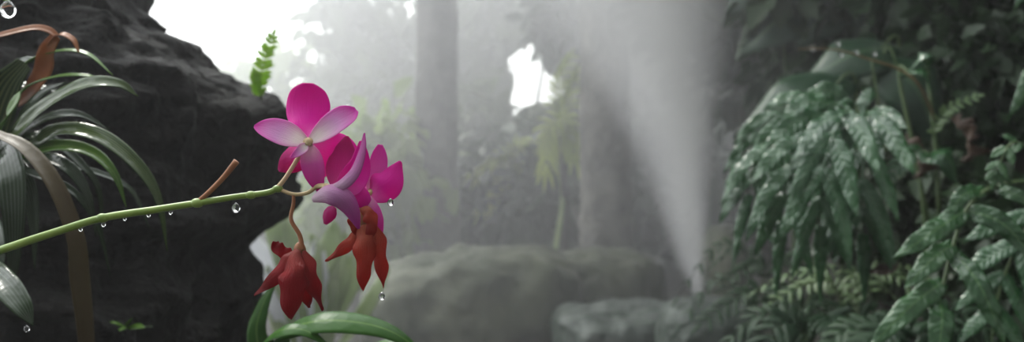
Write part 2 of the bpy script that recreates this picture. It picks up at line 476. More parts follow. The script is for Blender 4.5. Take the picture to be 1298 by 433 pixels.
def tree(loc_px, d, wpx, label, crown_label=None, lean=0.0, mat='bark', crown=None, group=None, roots=True, height=4.6, leafmat='shrub', seed=1, branches=()):
    x = (loc_px - W / 2) / F * d
    r = wpx / F * d / 2
    gz = ground_z(x, d)
    root = empty('tree', (x, d, gz), label, 'tree', group)
    mb = MB()
    n, seg = 60, 28
    vs, uv = [], []
    for i in range(n + 1):
        t = i / n
        z = gz - 0.1 + t * (height + 0.1)
        rr = r * (1 + 0.9 * math.exp(-(z - gz + 0.1) / 0.18) - 0.18 * t)
        for j in range(seg):
            a = 2 * math.pi * j / seg
            fl = 1 + 0.22 * math.exp(-(z - gz + .1) / 0.25) * math.cos(5 * a + seed) + 0.06 * math.cos(3 * a + z * 2)
            p = (x + lean * t * height * 0.2 + rr * fl * math.cos(a), d + rr * fl * math.sin(a), z)
            k = 0.05 * r * fbm(p, 6, 3, seed)
            vs.append((p[0] + k * math.cos(a), p[1] + k * math.sin(a), z))
            uv.append((t, j / seg))
    f = [(i * seg + j, i * seg + (j + 1) % seg, (i + 1) * seg + (j + 1) % seg, (i + 1) * seg + j) for i in range(n) for j in range(seg)]
    mb.add(vs, f, uv)
    link('trunk', mb, M[mat], root)
    for pts, rad in branches:
        bm = MB()
        tube(bm, pts, rad, 20, 10)
        link('branch', bm, M[mat], root)
    if crown:
        fm = MB()
        for (c, rad, ncl, npl, sz, spr, s) in crown:
            foliage(fm, clusters_in(c, rad, ncl, s), npl, sz, spr, s + 50)
        link('crown', fm, M[leafmat], root)
    return root

def hole_keep(cx, cy, rx, ry):
    def k(pos):
        x = pos[:, 0] / pos[:, 1] * F + W / 2
        y = H / 2 - (pos[:, 2] - CAM_Z) / pos[:, 1] * F
        a = np.arctan2((y - cy) / ry, (x - cx) / rx)
        return np.hypot((x - cx) / rx, (y - cy) / ry) > 1 + .2 * np.sin(3 * a + 1) + .14 * np.sin(7 * a)
    return k

tree(555, 6.0, 56, 'grey tree trunk standing behind the long flat-topped boulder', seed=2,
     crown=[((-0.6, 6.4, 3.9), (1.4, 1.2, 0.6), 40, 26, .22, .30, 11)],
     branches=[([(-.45, 6.0, 2.7), (-.9, 6.1, 3.2), (-1.4, 6.2, 3.7)], [.06, .03]), ([(-.45, 6.0, 2.9), (0.1, 6.2, 3.4), (.4, 6.3, 3.9)], [.06, .03])])
tree(768, 5.4, 66, 'broad grey tree trunk almost hidden behind the rising mist', seed=5, mat='bark_hazed',
     crown=[((0.9, 5.6, 3.5), (1.4, 1.2, 0.6), 45, 26, .22, .30, 21)],
     branches=[([(.5, 5.4, 2.5), (.1, 5.5, 3.0), (-.2, 5.6, 3.5)], [.07, .03]), ([(.52, 5.4, 2.6), (1.1, 5.5, 3.1), (1.5, 5.6, 3.6)], [.07, .03])])
tree(1100, 3.9, 26, 'slim dark tree trunk on the fern bank', mat='bark_dark', seed=8, leafmat='shrub_dark', height=3.2,
     crown=[((1.9, 3.6, 2.35), (1.5, 1.5, 0.5), 150, 26, .2, .28, 31), ((2.6, 2.2, 2.2), (1.1, 1.2, 0.5), 90, 26, .2, .28, 32)],  # crown added mostly out of view overhead to shade the bank
     branches=[([(1.4, 3.9, 1.9), (1.8, 3.6, 2.2), (2.2, 3.2, 2.4)], [.035, .02])])

# crowns and shrubs of the far green, each a plant of its own
def shrub(px, py, d, rx, rz, label, leafmat, seed, ncl=60, npl=22, size=.14, spr=.2, cat='shrub', name='shrub', keep=None, trunk=True, ry=None, group=None, aspect=.3):
    c = P(px, py, d)
    gz = ground_z(c.x, d)
    root = empty(name, (c.x, d, gz), label, cat, group)
    fm = MB()
    foliage(fm, clusters_in(c, (rx, ry or rx * .8, rz), ncl, seed, .3), npl, size, spr, seed + 7, keep=keep, aspect=aspect)
    link('foliage', fm, M[leafmat], root)
    if trunk:
        tm = MB()
        g = random.Random(seed)
        for k in range(3):
            tube(tm, [(c.x + .05 * (k - 1), d, gz - .05), (c.x + g.uniform(-.3, .3) * rx, d + .1 * k, (gz + c.z) / 2), (c.x + (k - 1) * .5 * rx, d, c.z + .3 * rz)], [.03, .022, .008], 16, 8)
        link('stem', tm, M['bark_dark'], root)
    return root

gap = hole_keep(674, 100, 52, 54)
def gap_and_sky(pos):
    x = pos[:, 0] / pos[:, 1] * F + W / 2
    y = H / 2 - (pos[:, 2] - CAM_Z) / pos[:, 1] * F
    return gap(pos) & (y > 78 - 0.28 * (x - 300))

shrub(345, 165, 9.0, 1.2, .75, 'thin pale green tree against the white sky beyond the lava rock', 'shrub_light', 101, 60, 18, .2, .28, keep=gap_and_sky, cat='tree', name='tree')
shrub(458, 95, 8.4, .52, .95, 'airy tree with bright sky showing through, between sky and trunk', 'shrub', 103, 85, 20, .16, .2, keep=gap, cat='tree', name='tree')
shrub(478, 245, 6.0, .36, .42, 'pale green bush beyond the hanging red blooms', 'shrub_light', 105, 50, 20, .14, .2)
shrub(640, 60, 9.0, .85, .95, 'leafy tree crown above and around the bright sky gap', 'shrub', 107, 80, 20, .2, .28, keep=gap, cat='tree', name='tree')
shrub(665, 250, 6.5, .48, .42, 'dark bush between the two grey trunks, above the boulder', 'shrub_dark', 109, 90, 22, .15, .16, keep=gap)
shrub(655, 165, 7.6, .60, .36, 'mid green bush just below the bright sky gap', 'shrub', 110, 80, 22, .17, .18, keep=gap)
shrub(520, 290, 6.4, .35, .28, 'low green bush at the foot of the slimmer grey trunk', 'shrub', 111, 40, 20, .11, .15)
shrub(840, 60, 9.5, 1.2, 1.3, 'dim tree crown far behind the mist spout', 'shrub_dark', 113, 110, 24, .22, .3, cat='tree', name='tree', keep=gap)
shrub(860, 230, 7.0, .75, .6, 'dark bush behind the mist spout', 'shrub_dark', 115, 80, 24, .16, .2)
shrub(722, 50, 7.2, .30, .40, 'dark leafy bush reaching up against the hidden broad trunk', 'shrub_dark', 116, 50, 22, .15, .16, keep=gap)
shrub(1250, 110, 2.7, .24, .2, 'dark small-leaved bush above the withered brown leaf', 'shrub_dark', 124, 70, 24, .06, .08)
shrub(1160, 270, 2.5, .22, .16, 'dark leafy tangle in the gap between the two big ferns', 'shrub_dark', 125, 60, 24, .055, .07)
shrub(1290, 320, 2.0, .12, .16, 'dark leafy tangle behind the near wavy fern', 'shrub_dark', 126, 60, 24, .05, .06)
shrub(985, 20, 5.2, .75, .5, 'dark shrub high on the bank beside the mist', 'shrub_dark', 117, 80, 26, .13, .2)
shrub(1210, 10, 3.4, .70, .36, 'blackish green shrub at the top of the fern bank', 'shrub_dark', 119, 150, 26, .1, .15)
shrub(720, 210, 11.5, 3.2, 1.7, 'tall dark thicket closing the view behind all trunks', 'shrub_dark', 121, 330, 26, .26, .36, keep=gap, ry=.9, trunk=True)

# ------------------------------------------------------------------ pinnate fronds
def perp_side(t, nv):
    s = Vector(t).cross(Vector(nv))
    return s.normalized()

def lobe_pts(b, dirv, L, sag):
    dirv = dirv.normalized()
    return [b, b + dirv * L * .5 + Vector((0, 0, -sag * L * .12)), b + dirv * L + Vector((0, 0, -sag * L * .5))]

def frond(parent, pts, n, L, hw, face, mats, ang=0.9, sag=0.6, r0=.0025, split=False, tip=True, start=.12, rnd=None, wave=.12, taper=.35, edge=.05, label=None, mm=4, nn=10):
    """a fern frond: rachis plus lobes; split -> every lobe an object below the rachis"""
    rnd = rnd or random.Random(1)
    c = crom(pts, n * 4)
    rb = MB()
    tube(rb, pts, [r0, r0 * .8, r0 * .35], 24, 7)
    shared = rb
    fr = None
    if split:
        fr = link('frond', rb, M[mats[1]], parent)
        if label:
            fr['label'] = label
    else:
        shared = MB()
        tube(shared, pts, [r0 * .7, r0 * .6, r0 * .3], 24, 6)
        rb = MB()
        tube(rb, list(c[:max(2, int(len(c) * .4)):2]), [r0, r0 * .9], 12, 7)
    fv = Vector(face).normalized()
    for i in range(n):
        u = start + (1 - start) * (i + .3) / n
        k = min(int(u * (len(c) - 1)), len(c) - 2)
        b = Vector(c[k])
        t = (Vector(c[k + 1]) - b).normalized()
        s = t.cross(fv).normalized()
        sc = 1 - taper * abs(u - .35) / .65 if u > .35 else .75 + .25 * u / .35
        for sg in (-1, 1):
            a = ang * rnd.uniform(.88, 1.12)
            dv = t * math.cos(a) + s * sg * math.sin(a) + fv * rnd.uniform(-.08, .12)
            ll = L * sc * rnd.uniform(.85, 1.1)
            w = hw * sc * rnd.uniform(.88, 1.1)
            tgt = MB() if split else shared
            blade(tgt, lobe_pts(b, dv, ll, sag * rnd.uniform(.7, 1.3)), [w * .6, w * .85, w, w, w, w * .95, w * .8, w * .5, w * .04], fv + Vector((rnd.uniform(-.3, .3), 0, rnd.uniform(-.2, .3))), nn, mm, cup=rnd.uniform(-.16, .08), wave=wave * w, wfreq=rnd.uniform(2.6, 3.8), edge=edge, phase=rnd.uniform(0, 6))
            if split:
                link('leaflet', tgt, M[mats[0]], fr, solid=.0005)
    if tip:
        b = Vector(c[-1]); t = (Vector(c[-1]) - Vector(c[-4])).normalized()
        tgt = MB() if split else shared
        w = hw * .7
        blade(tgt, lobe_pts(b - t * L * .05, t, L * .7, sag), [w * .7, w, w * .9, w * .5, w * .03], fv, nn, mm, cup=-.25, wave=wave * w, edge=edge)
        if split:
            link('leaflet', tgt, M[mats[0]], fr, solid=.0005)
    if not split:
        fr = link('frond', shared, M[mats[0]], parent, solid=.0005)
        link('stalk', rb, M[mats[1]], fr)
        if label:
            fr['label'] = label
    return fr

def pts(d, *pp):
    """photo pixels, each with an optional own distance, to points"""
    return [P(p[0], p[1], p[2] if len(p) > 2 else d) for p in pp]

R = random.Random(42)
# big arching fern on the bank
b = P(1088, 150, 2.15)
fern = empty('fern', (b.x, b.y, ground_z(b.x, b.y)), 'large glossy dark green fern with drooping fronds nearest the mist spout', 'fern')
cr = P(1092, 172, 2.12)
for q in ([(1066, 134, 2.0), (1018, 148, 1.95), (974, 190, 1.92), (948, 250, 1.92)],
          [(1056, 142, 1.92), (1022, 172, 1.85), (1000, 222, 1.82), (990, 285, 1.84)],
          [(1076, 140, 1.88), (1056, 172, 1.78), (1042, 225, 1.75), (1040, 290, 1.78)],
          [(1100, 140, 1.90), (1098, 185, 1.82), (1092, 240, 1.80), (1094, 300, 1.83)],
          [(1080, 128, 2.15), (1030, 126, 2.15), (978, 150, 2.17), (940, 200, 2.2)]):
    frond(fern, [cr] + pts(2, *q), 5, .13, .0185, (-.3, -.85, .3), ('fern', 'rachis'), ang=.6, sag=1.35, rnd=R, r0=.003, start=.12, wave=.16, edge=.045, nn=24, mm=6)
# near fern on the right edge, lobes apart
b = P(1330, 250, 1.4)
fern2 = empty('fern', (b.x, b.y, ground_z(b.x, b.y)), 'near fern with long wavy leaflets reaching in low over the dark gap', 'fern')
rb = MB()
tube(rb, pts(1.36, (1345, 236, 1.5), (1298, 230, 1.43), (1252, 240, 1.38), (1225, 266, 1.35), (1210, 305, 1.33), (1198, 350, 1.31), (1190, 385, 1.3)), [.0035, .003, .002], 40, 8)
fr = link('frond', rb, M['rachis'], fern2)
for q, hw in ((((1224, 266, 1.35), (1185, 292, 1.31), (1132, 328, 1.29)), 17), (((1226, 266, 1.35), (1272, 284, 1.33), (1316, 334, 1.33)), 17),
              (((1210, 308, 1.33), (1182, 328, 1.3), (1146, 366, 1.28)), 17), (((1207, 316, 1.33), (1242, 362, 1.28), (1274, 436, 1.27)), 19),
              (((1196, 356, 1.31), (1154, 388, 1.28), (1102, 440, 1.26)), 18), (((1191, 378, 1.3), (1194, 410, 1.27), (1186, 462, 1.25)), 20),
              (((1250, 241, 1.38), (1222, 246, 1.35), (1200, 276, 1.34)), 13), (((1264, 236, 1.39), (1286, 246, 1.37), (1322, 262, 1.37)), 12),
              (((1284, 231, 1.41), (1268, 220, 1.39), (1252, 222, 1.38)), 8)):
    mb = MB()
    w = hw / F * 1.32 * .82
    blade(mb, pts(1.3, *q), [w * a for a in (.55, .9, 1, 1, 1, .98, .9, .7, .42, .04)], (R.uniform(-.35, .1), -.85, .45), 34, 8, cup=R.uniform(-.14, .02), wave=.16 * w, wfreq=R.uniform(3.2, 4.4), edge=.055, phase=R.uniform(0, 6))
    link('leaflet', mb, M['fern_near'], fr, solid=.0006)
frond(fern2, pts(1.5, (1345, 236, 1.5), (1320, 262, 1.5), (1285, 320, 1.5), (1262, 390, 1.5), (1255, 470, 1.5)), 5, .10, .016, (-.2, -.8, .5), ('fern', 'rachis'), ang=.75, sag=.4, r0=.003, split=True, rnd=R, start=.3, nn=14)
frond(fern2, pts(1.45, (1345, 236, 1.5), (1318, 200, 1.42), (1285, 180, 1.38), (1268, 205, 1.37), (1262, 222, 1.37)), 5, .03, .008, (-.2, -.8, .5), ('fern_near', 'rachis'), ang=.7, sag=.4, r0=.002, split=True, rnd=R, start=.3)
# pale young frond and its plant
b = P(1190, 190, 1.9)
f3 = empty('fern', (b.x, b.y + .1, ground_z(b.x, b.y + .1)), 'young fern with one pale upright feathery frond beside a withered brown leaf', 'fern')
frond(f3, pts(1.9, (1178, 200, 2.0), (1184, 165, 1.92), (1202, 138, 1.88), (1240, 122, 1.86)), 9, .022, .0045, (-.1, -.9, .4), ('fern_pale', 'rachis'), ang=.85, sag=.3, r0=.0015, rnd=R, start=.3, edge=.2)
frond(f3, pts(1.9, (1178, 200, 2.0), (1165, 190, 1.92), (1140, 205, 1.88), (1122, 240, 1.86)), 8, .03, .006, (-.1, -.9, .4), ('fern', 'rachis'), ang=.8, sag=.5, r0=.0015, rnd=R, start=.25)

# low ferns along the foot of the bank
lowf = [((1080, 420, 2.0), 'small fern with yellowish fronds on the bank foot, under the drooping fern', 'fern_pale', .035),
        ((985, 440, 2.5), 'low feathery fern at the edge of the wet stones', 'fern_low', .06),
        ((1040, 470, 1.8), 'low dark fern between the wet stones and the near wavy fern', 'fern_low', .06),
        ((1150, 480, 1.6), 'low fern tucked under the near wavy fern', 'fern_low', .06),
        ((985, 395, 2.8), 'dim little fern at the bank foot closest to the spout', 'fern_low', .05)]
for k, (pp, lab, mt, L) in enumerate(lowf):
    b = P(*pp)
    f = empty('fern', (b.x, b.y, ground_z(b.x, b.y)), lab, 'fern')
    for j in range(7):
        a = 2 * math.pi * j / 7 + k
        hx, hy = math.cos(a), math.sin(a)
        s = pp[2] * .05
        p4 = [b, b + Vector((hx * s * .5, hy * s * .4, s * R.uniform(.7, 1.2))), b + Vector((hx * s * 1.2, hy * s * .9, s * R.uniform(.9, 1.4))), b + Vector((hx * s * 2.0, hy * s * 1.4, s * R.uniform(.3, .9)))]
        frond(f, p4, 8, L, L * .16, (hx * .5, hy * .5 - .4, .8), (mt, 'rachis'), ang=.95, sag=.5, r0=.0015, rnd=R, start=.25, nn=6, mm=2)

# ------------------------------------------------------------------ broad leaved plants on the bank
def broad(plant, tip_px, base_px, d, hw, face, mat='big_leaf', cup=-.2, n=16, root=None, label=None):
    a, c = P(*base_px, d), P(*tip_px, d - .05)
    mid = (a + c) / 2 + Vector((0, -.04, .03))
    mb = MB()
    blade(mb, [a, mid, c], [hw * .1, hw * .75, hw, hw * .95, hw * .75, hw * .4, hw * .02], face, n, 8, cup=cup, wave=.06 * hw, wfreq=2.2)
    lf = link('leaf', mb, M[mat], plant, solid=.0008)
    if label:
        lf['label'] = label
    sm = MB()
    r = root or plant.location
    tube(sm, [Vector(r), (Vector(r) + a) / 2 + Vector((0, -.05, .06)), a, a + (mid - a) * .5], [.006, .005, .004, .002], 18, 8)
    link('leaf_stalk', sm, M['rachis'], lf)
    return lf

def plant_at(px, py, d, name, label, cat='plant'):
    p = P(px, py, d)
    return empty(name, (p.x, p.y, ground_z(p.x, p.y)), label, cat)

pl = plant_at(1060, 200, 2.75, 'broad_leaf_plant', 'plant with very large dim oval leaves behind the drooping fern')
broad(pl, (930, 175), (1085, 105), 2.5, .085, (-.2, -.8, .5))
broad(pl, (1010, 110), (1140, 60), 2.6, .08, (-.2, -.7, .6))
broad(pl, (1190, 190), (1120, 70), 2.55, .09, (0, -.9, .4))
broad(pl, (960, 250), (1060, 170), 2.6, .08, (-.3, -.8, .4))
pl = plant_at(1010, 120, 3.4, 'broad_leaf_plant', 'hazy plant with drooping broad leaves high beside the mist')
broad(pl, (940, 70), (1020, 10), 3.3, .10, (-.3, -.8, .5))
broad(pl, (1010, 60), (1070, 5), 3.25, .09, (-.1, -.8, .5))
broad(pl, (920, 20), (985, -30), 3.4, .09, (-.2, -.8, .5))
broad(pl, (1090, 50), (1110, -20), 3.2, .09, (.1, -.8, .4))
pl = plant_at(1290, 130, 1.7, 'broad_leaf_plant', 'plant with a green leaf poking in above the near wavy fern')
broad(pl, (1278, 150), (1315, 95), 1.65, .022, (-.2, -.9, .3), 'fern_near')
broad(pl, (1284, 15), (1310, -20), 1.65, .018, (-.2, -.9, .3), 'fern_near')
pl = plant_at(1180, 140, 2.15, 'broad_leaf_plant', 'plant with one wet shiny leaf just under the bare twig')
broad(pl, (1182, 118), (1140, 98), 2.1, .03, (0, -.4, .9), 'fern')
broad(pl, (1150, 92), (1175, 85), 2.1, .016, (0, -.4, .9), 'fern')
broad(pl, (1215, 235), (1160, 195), 2.1, .04, (.1, -.7, .6), 'fern')

# dead brown leaves
for (t, bpx, d, hw, lab) in (((1225, 205), (1205, 150), 2.0, .035, 'withered brown leaf hanging beside the pale feathery frond'),
                             ((1165, 225), (1140, 175), 2.0, .03, 'curled dead brown leaf below the wet shiny leaf'),
                             ((1100, 345), (1130, 330), 1.85, .014, 'small reddish dead leaf caught on the yellowish low fern')):
    mb = MB()
    a, c = P(*bpx, d), P(*t, d)
    blade(mb, [a, (a + c) / 2 + Vector((.01, -.02, 0)), c], [hw * .1, hw * .5, hw * .75, hw * .8, hw * .7, hw * .45, hw * .05], (.5, -.7, .5), 24, 8, cup=.7, wave=.35 * hw, wfreq=3.3, edge=.16, twist=.9)
    tag(link('dead_leaf', mb, M['dead'], solid=.0008), lab, 'leaf')

# bare twig with beads of water
tw = P(1168, 118, 1.95)
twig = empty('twig', tw, 'thin bare twig with beads of water arching above the drooping fern', 'twig')
mb = MB()
tube(mb, pts(1.95, (1185, 150, 2.05), (1165, 108), (1140, 88), (1105, 76), (1060, 63), (1012, 62)), [.0035, .003, .0026, .002, .001], 40, 8)
link('stem', mb, M['twig'], twig)
mb = MB()
tube(mb, pts(1.95, (1105, 76), (1108, 95), (1113, 125), (1118, 150, 2.0)), [.002, .002, .0025], 20, 7)
link('side_shoot', mb, M['rachis'], twig)
for k, (x, y) in enumerate([(1030, 62), (1062, 56), (1066, 69), (1085, 66), (1108, 68)]):
    mb = MB()
    c = P(x, y, 1.945)
    sphere_grid(mb, c, (.0045, .0045, .006), 10, 8)
    link('water_bead', mb, M['water'], twig)

# hanging vines between the trunks
for q, lab in (([(712, 120, 6.0), (705, 190, 6.0), (713, 250, 5.9), (703, 322, 5.6)], 'pale curving vine hanging between the two grey trunks'),
               ([(728, 262, 5.7), (738, 290, 5.6), (752, 330, 5.3)], 'short straight vine slanting down to the rounded boulder')):
    mb = MB()
    tube(mb, pts(6, *q), [.014, .016, .014], 40, 8)
    tag(link('vine', mb, M['pale_leaf'] if 'curving' in lab else M['bark']), lab, 'vine')

# sunlit palms
def palm(base, tips, d, L, label, hw=.022, mat='lime_palm'):
    b = P(*base, d)
    gz = ground_z(b.x, d)
    root = empty('palm', (b.x, d, gz), label, 'palm')
    mb = MB()
    tube(mb, [(b.x, d, gz - .03), (b.x + .02, d, (gz + b.z) / 2), b], [.03, .024, .02], 16, 8)
    link('trunk', mb, M['bark_dark'], root)
    for mid, tip in tips:
        frond(root, [b, P(*mid, d - .1), P(*tip, d - .15)], 12, L, hw * .6, (-.1, -.7, .7), (mat, 'rachis'), ang=.6, sag=.9, r0=.006, rnd=R, start=.1, nn=6, mm=2)
    return root
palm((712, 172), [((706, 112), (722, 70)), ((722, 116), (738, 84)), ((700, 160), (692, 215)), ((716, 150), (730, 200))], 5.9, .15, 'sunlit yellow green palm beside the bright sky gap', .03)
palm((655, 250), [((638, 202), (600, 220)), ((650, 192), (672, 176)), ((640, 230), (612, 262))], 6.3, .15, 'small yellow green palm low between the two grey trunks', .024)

# bright fern on the rock's crest, and a seedling low on its face
cb = P(332, 128, 1.42)
f = empty('fern', cb, 'little lime green fern upright on the crest of the black lava rock', 'fern')
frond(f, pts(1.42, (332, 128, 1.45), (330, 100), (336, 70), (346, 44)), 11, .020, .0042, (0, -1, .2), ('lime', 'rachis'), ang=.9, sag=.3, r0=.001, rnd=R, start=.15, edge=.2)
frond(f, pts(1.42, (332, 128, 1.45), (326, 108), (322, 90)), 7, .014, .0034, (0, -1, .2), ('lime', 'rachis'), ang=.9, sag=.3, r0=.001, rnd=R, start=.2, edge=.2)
sb = P(160, 414, 1.12)
sd = empty('seedling', sb, 'tiny green seedling on the dark face of the lava rock', 'seedling')
mb = MB()
tube(mb, [sb + Vector((0, .08, -.012)), sb], [.001, .0008], 8, 6)
link('stem', mb, M['rachis'], sd)
for t in ((139, 408), (184, 415), (166, 404), (152, 419)):
    mb = MB()
    c = P(*t, 1.1)
    blade(mb, [sb, (sb + c) / 2 + Vector((0, 0, .002)), c], [.0005, .005, .006, .004, .0003], (0, -.6, .8), 8, 4, cup=-.2)
    link('leaf', mb, M['strap_green'], sd, solid=.0004)

# ------------------------------------------------------------------ strap leaved plant on the left
sb = P(-45, 235, 1.05)
strap = empty('strap_leaf_plant', sb, 'strap-leaved plant with striped arching leaves growing against the lava rock', 'plant')
def sleaf(q, hw, mat, face=(0, -.5, .85), d=.9, cup=.25, label=None, w=None, twist=0.0, n=28):
    mb = MB()
    hw = hw / F * d
    w = w or [.7, .9, 1, 1, .9, .7, .4, .05]
    blade(mb, pts(d, *q), [hw * a for a in w], face, n, 6, cup=cup, twist=twist)
    lf = link('leaf', mb, M[mat], strap, solid=.0007)
    if label:
        lf['label'] = label
    return lf
B0 = (-45, 235, 1.02)
sleaf([B0, (5, 185), (50, 140, .88), (105, 108, .86), (150, 106, .85), (175, 122, .85)], 12, 'strap', (-.1, -.8, .6))
sleaf([B0, (30, 190), (75, 165, .88), (125, 172, .86), (170, 205, .85), (200, 250, .85), (212, 318, .86)], 11, 'strap', (.3, -.75, .5))
sleaf([B0, (20, 200), (70, 185, .88), (115, 192, .87), (145, 220, .86), (160, 262, .87)], 9, 'strap_green', (.3, -.75, .5))
sleaf([B0, (0, 165), (30, 115, .9), (70, 98, .88), (110, 96, .87), (128, 104, .87)], 7, 'strap_green', (-.1, -.4, .9))
sleaf([B0, (-8, 150, .95), (30, 85, .93), (70, 66, .9), (110, 68, .88), (143, 95, .87)], 6.5, 'strap_green', (-.1, -.4, .9))
sleaf([B0, (-20, 180, .95), (5, 115, .93), (32, 80, .92)], 26, 'strap', (.5, -.8, .3), w=[.6, .9, 1, .95, .85, .6, .4], label='broad striped leaf seen end-on')
sleaf([B0, (-20, 170), (0, 172, .86), (35, 190, .84), (70, 235, .83), (95, 300, .84), (100, 350, .85), (106, 400, .86), (112, 470, .88)], 10, 'strap_brown', (.5, -.7, .5), label='brown dying leaf hanging down', w=[.5, .6, .7, .95, 1, 1.05, 1.2, 1.05, .9])
sleaf([B0, (0, 190), (14, 215, .86), (18, 260, .85), (18, 320, .86), (14, 380, .88)], 17, 'strap_dark', (.1, -1, .1), cup=.15, label='broad dark leaf with pale stripes hanging straight down')
sleaf([B0, (10, 215, .9), (55, 225, .88), (95, 245, .88), (125, 290, .9), (140, 350, .92)], 6, 'strap_dark', (.2, -.6, .7))
sleaf([B0, (20, 180, .95), (60, 175, .94), (100, 205, .94), (125, 240, .95), (130, 300, .97)], 7, 'strap_dark', (.2, -.6, .7))
sleaf([(-60, 300, 1.0), (-30, 330, .85), (0, 355, .8), (25, 385, .78), (42, 412, .78)], 16, 'strap_dark', (.2, -.7, .7), label='grey green pointed leaf tip low at the edge', w=[.8, 1, 1, .95, .7, .05])
sleaf([B0, (-10, 120, .98), (40, 110, .96), (85, 120, .95)], 8, 'strap_dark', (-.1, -.5, .85))
sleaf([B0, (40, 205, .96), (110, 215, .97), (165, 240, .99), (190, 290, 1.0)], 6, 'strap_dark', (.2, -.6, .7))
for q, hw in (([B0, (0, 195, .97), (28, 150, .93), (55, 118, .91), (84, 104, .9)], 11), ([B0, (-10, 160, .98), (8, 105, .95), (30, 78, .93), (58, 82, .92)], 12),
              ([B0, (25, 205, .95), (58, 200, .9), (90, 215, .88), (112, 250, .88), (122, 300, .89)], 9), ([B0, (5, 205, .95), (30, 225, .9), (42, 270, .89), (44, 340, .89)], 12),
              ([B0, (15, 180, .96), (60, 150, .93), (100, 145, .92), (140, 165, .92)], 8), ([B0, (-25, 260, .95), (-5, 300, .9), (4, 350, .88)], 14)):
    sleaf(q, hw, 'strap_dark', (.15, -.8, .55))
# bent rust coloured leaf at the top
sleaf([(-50, 150, 1.0), (20, 130, .96), (52, 95, .92), (60, 65, .9), (72, 45, .89)], 12, 'strap_rust', (.3, -.9, .2), w=[.5, .6, .9, 1, .8, .5], label='rust coloured bent leaf, upright half')
sleaf([(72, 46, .89), (60, 38, .885), (40, 36, .88), (0, 45, .87), (-40, 55, .87)], 6, 'strap_rust', (0, -.7, .7), w=[.7, 1, .9, .8, .6], label='rust coloured bent leaf, folded-over half')
sleaf([(60, 60, .9), (75, 44, .885), (92, 50, .88), (100, 66, .88)], 5, 'strap_rust', (.2, -.5, .8), w=[.6, 1, .8, .2])
# a leaf tip reaching in at the top corner carries a drop
mb = MB()
blade(mb, pts(.8, (-40, -30), (-10, -12), (12, 2)), [.01, .009, .006, .001], (0, -.6, .8), 12, 4, cup=.2)
link('leaf', mb, M['strap_green'], strap, solid=.0006)

# ------------------------------------------------------------------ leaves low in the middle, and pale plant behind the red blooms
cb = P(420, 560, .95)
bl = empty('strap_leaf_plant', (cb.x, cb.y, 0.0), 'green plant with wide arching leaves at the bottom below the red blooms', 'plant')
for q, hw in (([(470, 620, 1.0), (370, 470, .93), (352, 428, .9), (395, 408, .87), (450, 408, .86), (500, 422, .86), (545, 455, .87)], 19),
              ([(430, 620, 1.0), (360, 480, .95), (335, 440, .9), (352, 420, .87), (385, 418, .86), (420, 440, .86)], 13),
              ([(420, 620, 1.0), (350, 500, 1.0), (326, 430, 1.0), (332, 390, 1.0), (352, 350, 1.0)], 14),
              ([(450, 620, 1.0), (440, 500, .95), (470, 445, .92), (520, 440, .9), (570, 470, .9)], 15)):
    mb = MB()
    blade(mb, pts(.9, *q), [hw / F * .9 * a for a in (.5, .8, 1, 1, .9, .6, .05)], (0, -.6, .8), 30, 8, cup=-.15)
    link('leaf', mb, M['broad_strap'], bl, solid=.0008)

pp = P(400, 470, 3.5)
pale = empty('pale_leaf_plant', (pp.x, pp.y, ground_z(pp.x, pp.y)), 'bright pale-leaved plant glowing beyond the edge of the lava rock', 'plant')
for k in range(17):
    g = random.Random(300 + k)
    tx = g.uniform(330, 500)
    ty = g.uniform(262, 340) + .35 * max(tx - 420, 0)
    if k == 0:
        tx, ty = 322, 300
    q = [(400 + g.uniform(-15, 15), 480), (400 + (tx - 400) * .6, ty + 70 + g.uniform(-10, 20)), (400 + (tx - 400) * .9, ty + 22), (tx + g.uniform(-8, 8), ty)]
    hw = g.uniform(9, 17) if k else 24
    mb = MB()
    blade(mb, pts(3.5, *q), [hw / F * 3.5 * a for a in (.15, .5, .9, 1, .8, .4, .03)], (g.uniform(-.5, .5), -.8, .5), 20, 6, cup=.1, wave=.01, wfreq=2)
    link('leaf', mb, M['bright_patch_leaf' if k in (0, 6) else 'pale_leaf'], pale, solid=.001)

# ------------------------------------------------------------------ the orchid
D = .62
ob = P(-420, 560, .75)
orchid = empty('orchid', (ob.x, ob.y, 0.0), 'orchid stem arching in with fresh magenta blooms and two withered red ones', 'orchid')
mb = MB()
tube(mb, [Vector((ob.x, ob.y, 0)), P(-330, 460, .72), P(-150, 368, .66)] + pts(D, (0, 317), (70, 294), (130, 276), (200, 265), (250, 257), (300, 249), (338, 244), (352, 238)),
     [.003, .003, .0028, .0026, .0025, .0024, .0023, .0021, .0019, .0019, .0018], 110, 12)
for (x, y, r) in ((130, 276, .0033), (250, 257, .0034), (318, 247, .0029), (352, 239, .0027)):
    sphere_grid(mb, P(x, y, D), (r * 1.3, r, r * .9), 12, 8)
link('stem', mb, M['stem'], orchid)
mb = MB()
tube(mb, pts(D, (246, 259), (262, 246), (282, 226), (300, 204)), [.0014, .0016, .0017, .0021], 20, 9)
st = link('dried_stub', mb, M['stub'], orchid)
st['label'] = 'short brown dried side stub'

def flower(pedicel, radii, core, core_r, name='flower', mat='pedicel', label=None):
    mb = MB()
    tube(mb, pts(D, *pedicel), radii, 24, 9)
    sphere_grid(mb, P(*core), core_r, 14, 10)
    o = link(name, mb, M[mat], orchid)
    if label:
        o['label'] = label
    return o

def petal(parent, name, q, ws, mat, face=(0, -1, 0), cup=.2, wave=0.0, twist=0.0, d=D, n=30, m=10, wfreq=1.3, phase=0.0, edge=0.0):
    mb = MB()
    blade(mb, pts(d, *q), [w / F * d for w in ws], face, n, m, cup=cup, wave=wave, wfreq=wfreq, twist=twist, phase=phase, edge=edge)
    return link(name, mb, M[mat], parent, solid=.0006, sub=1)

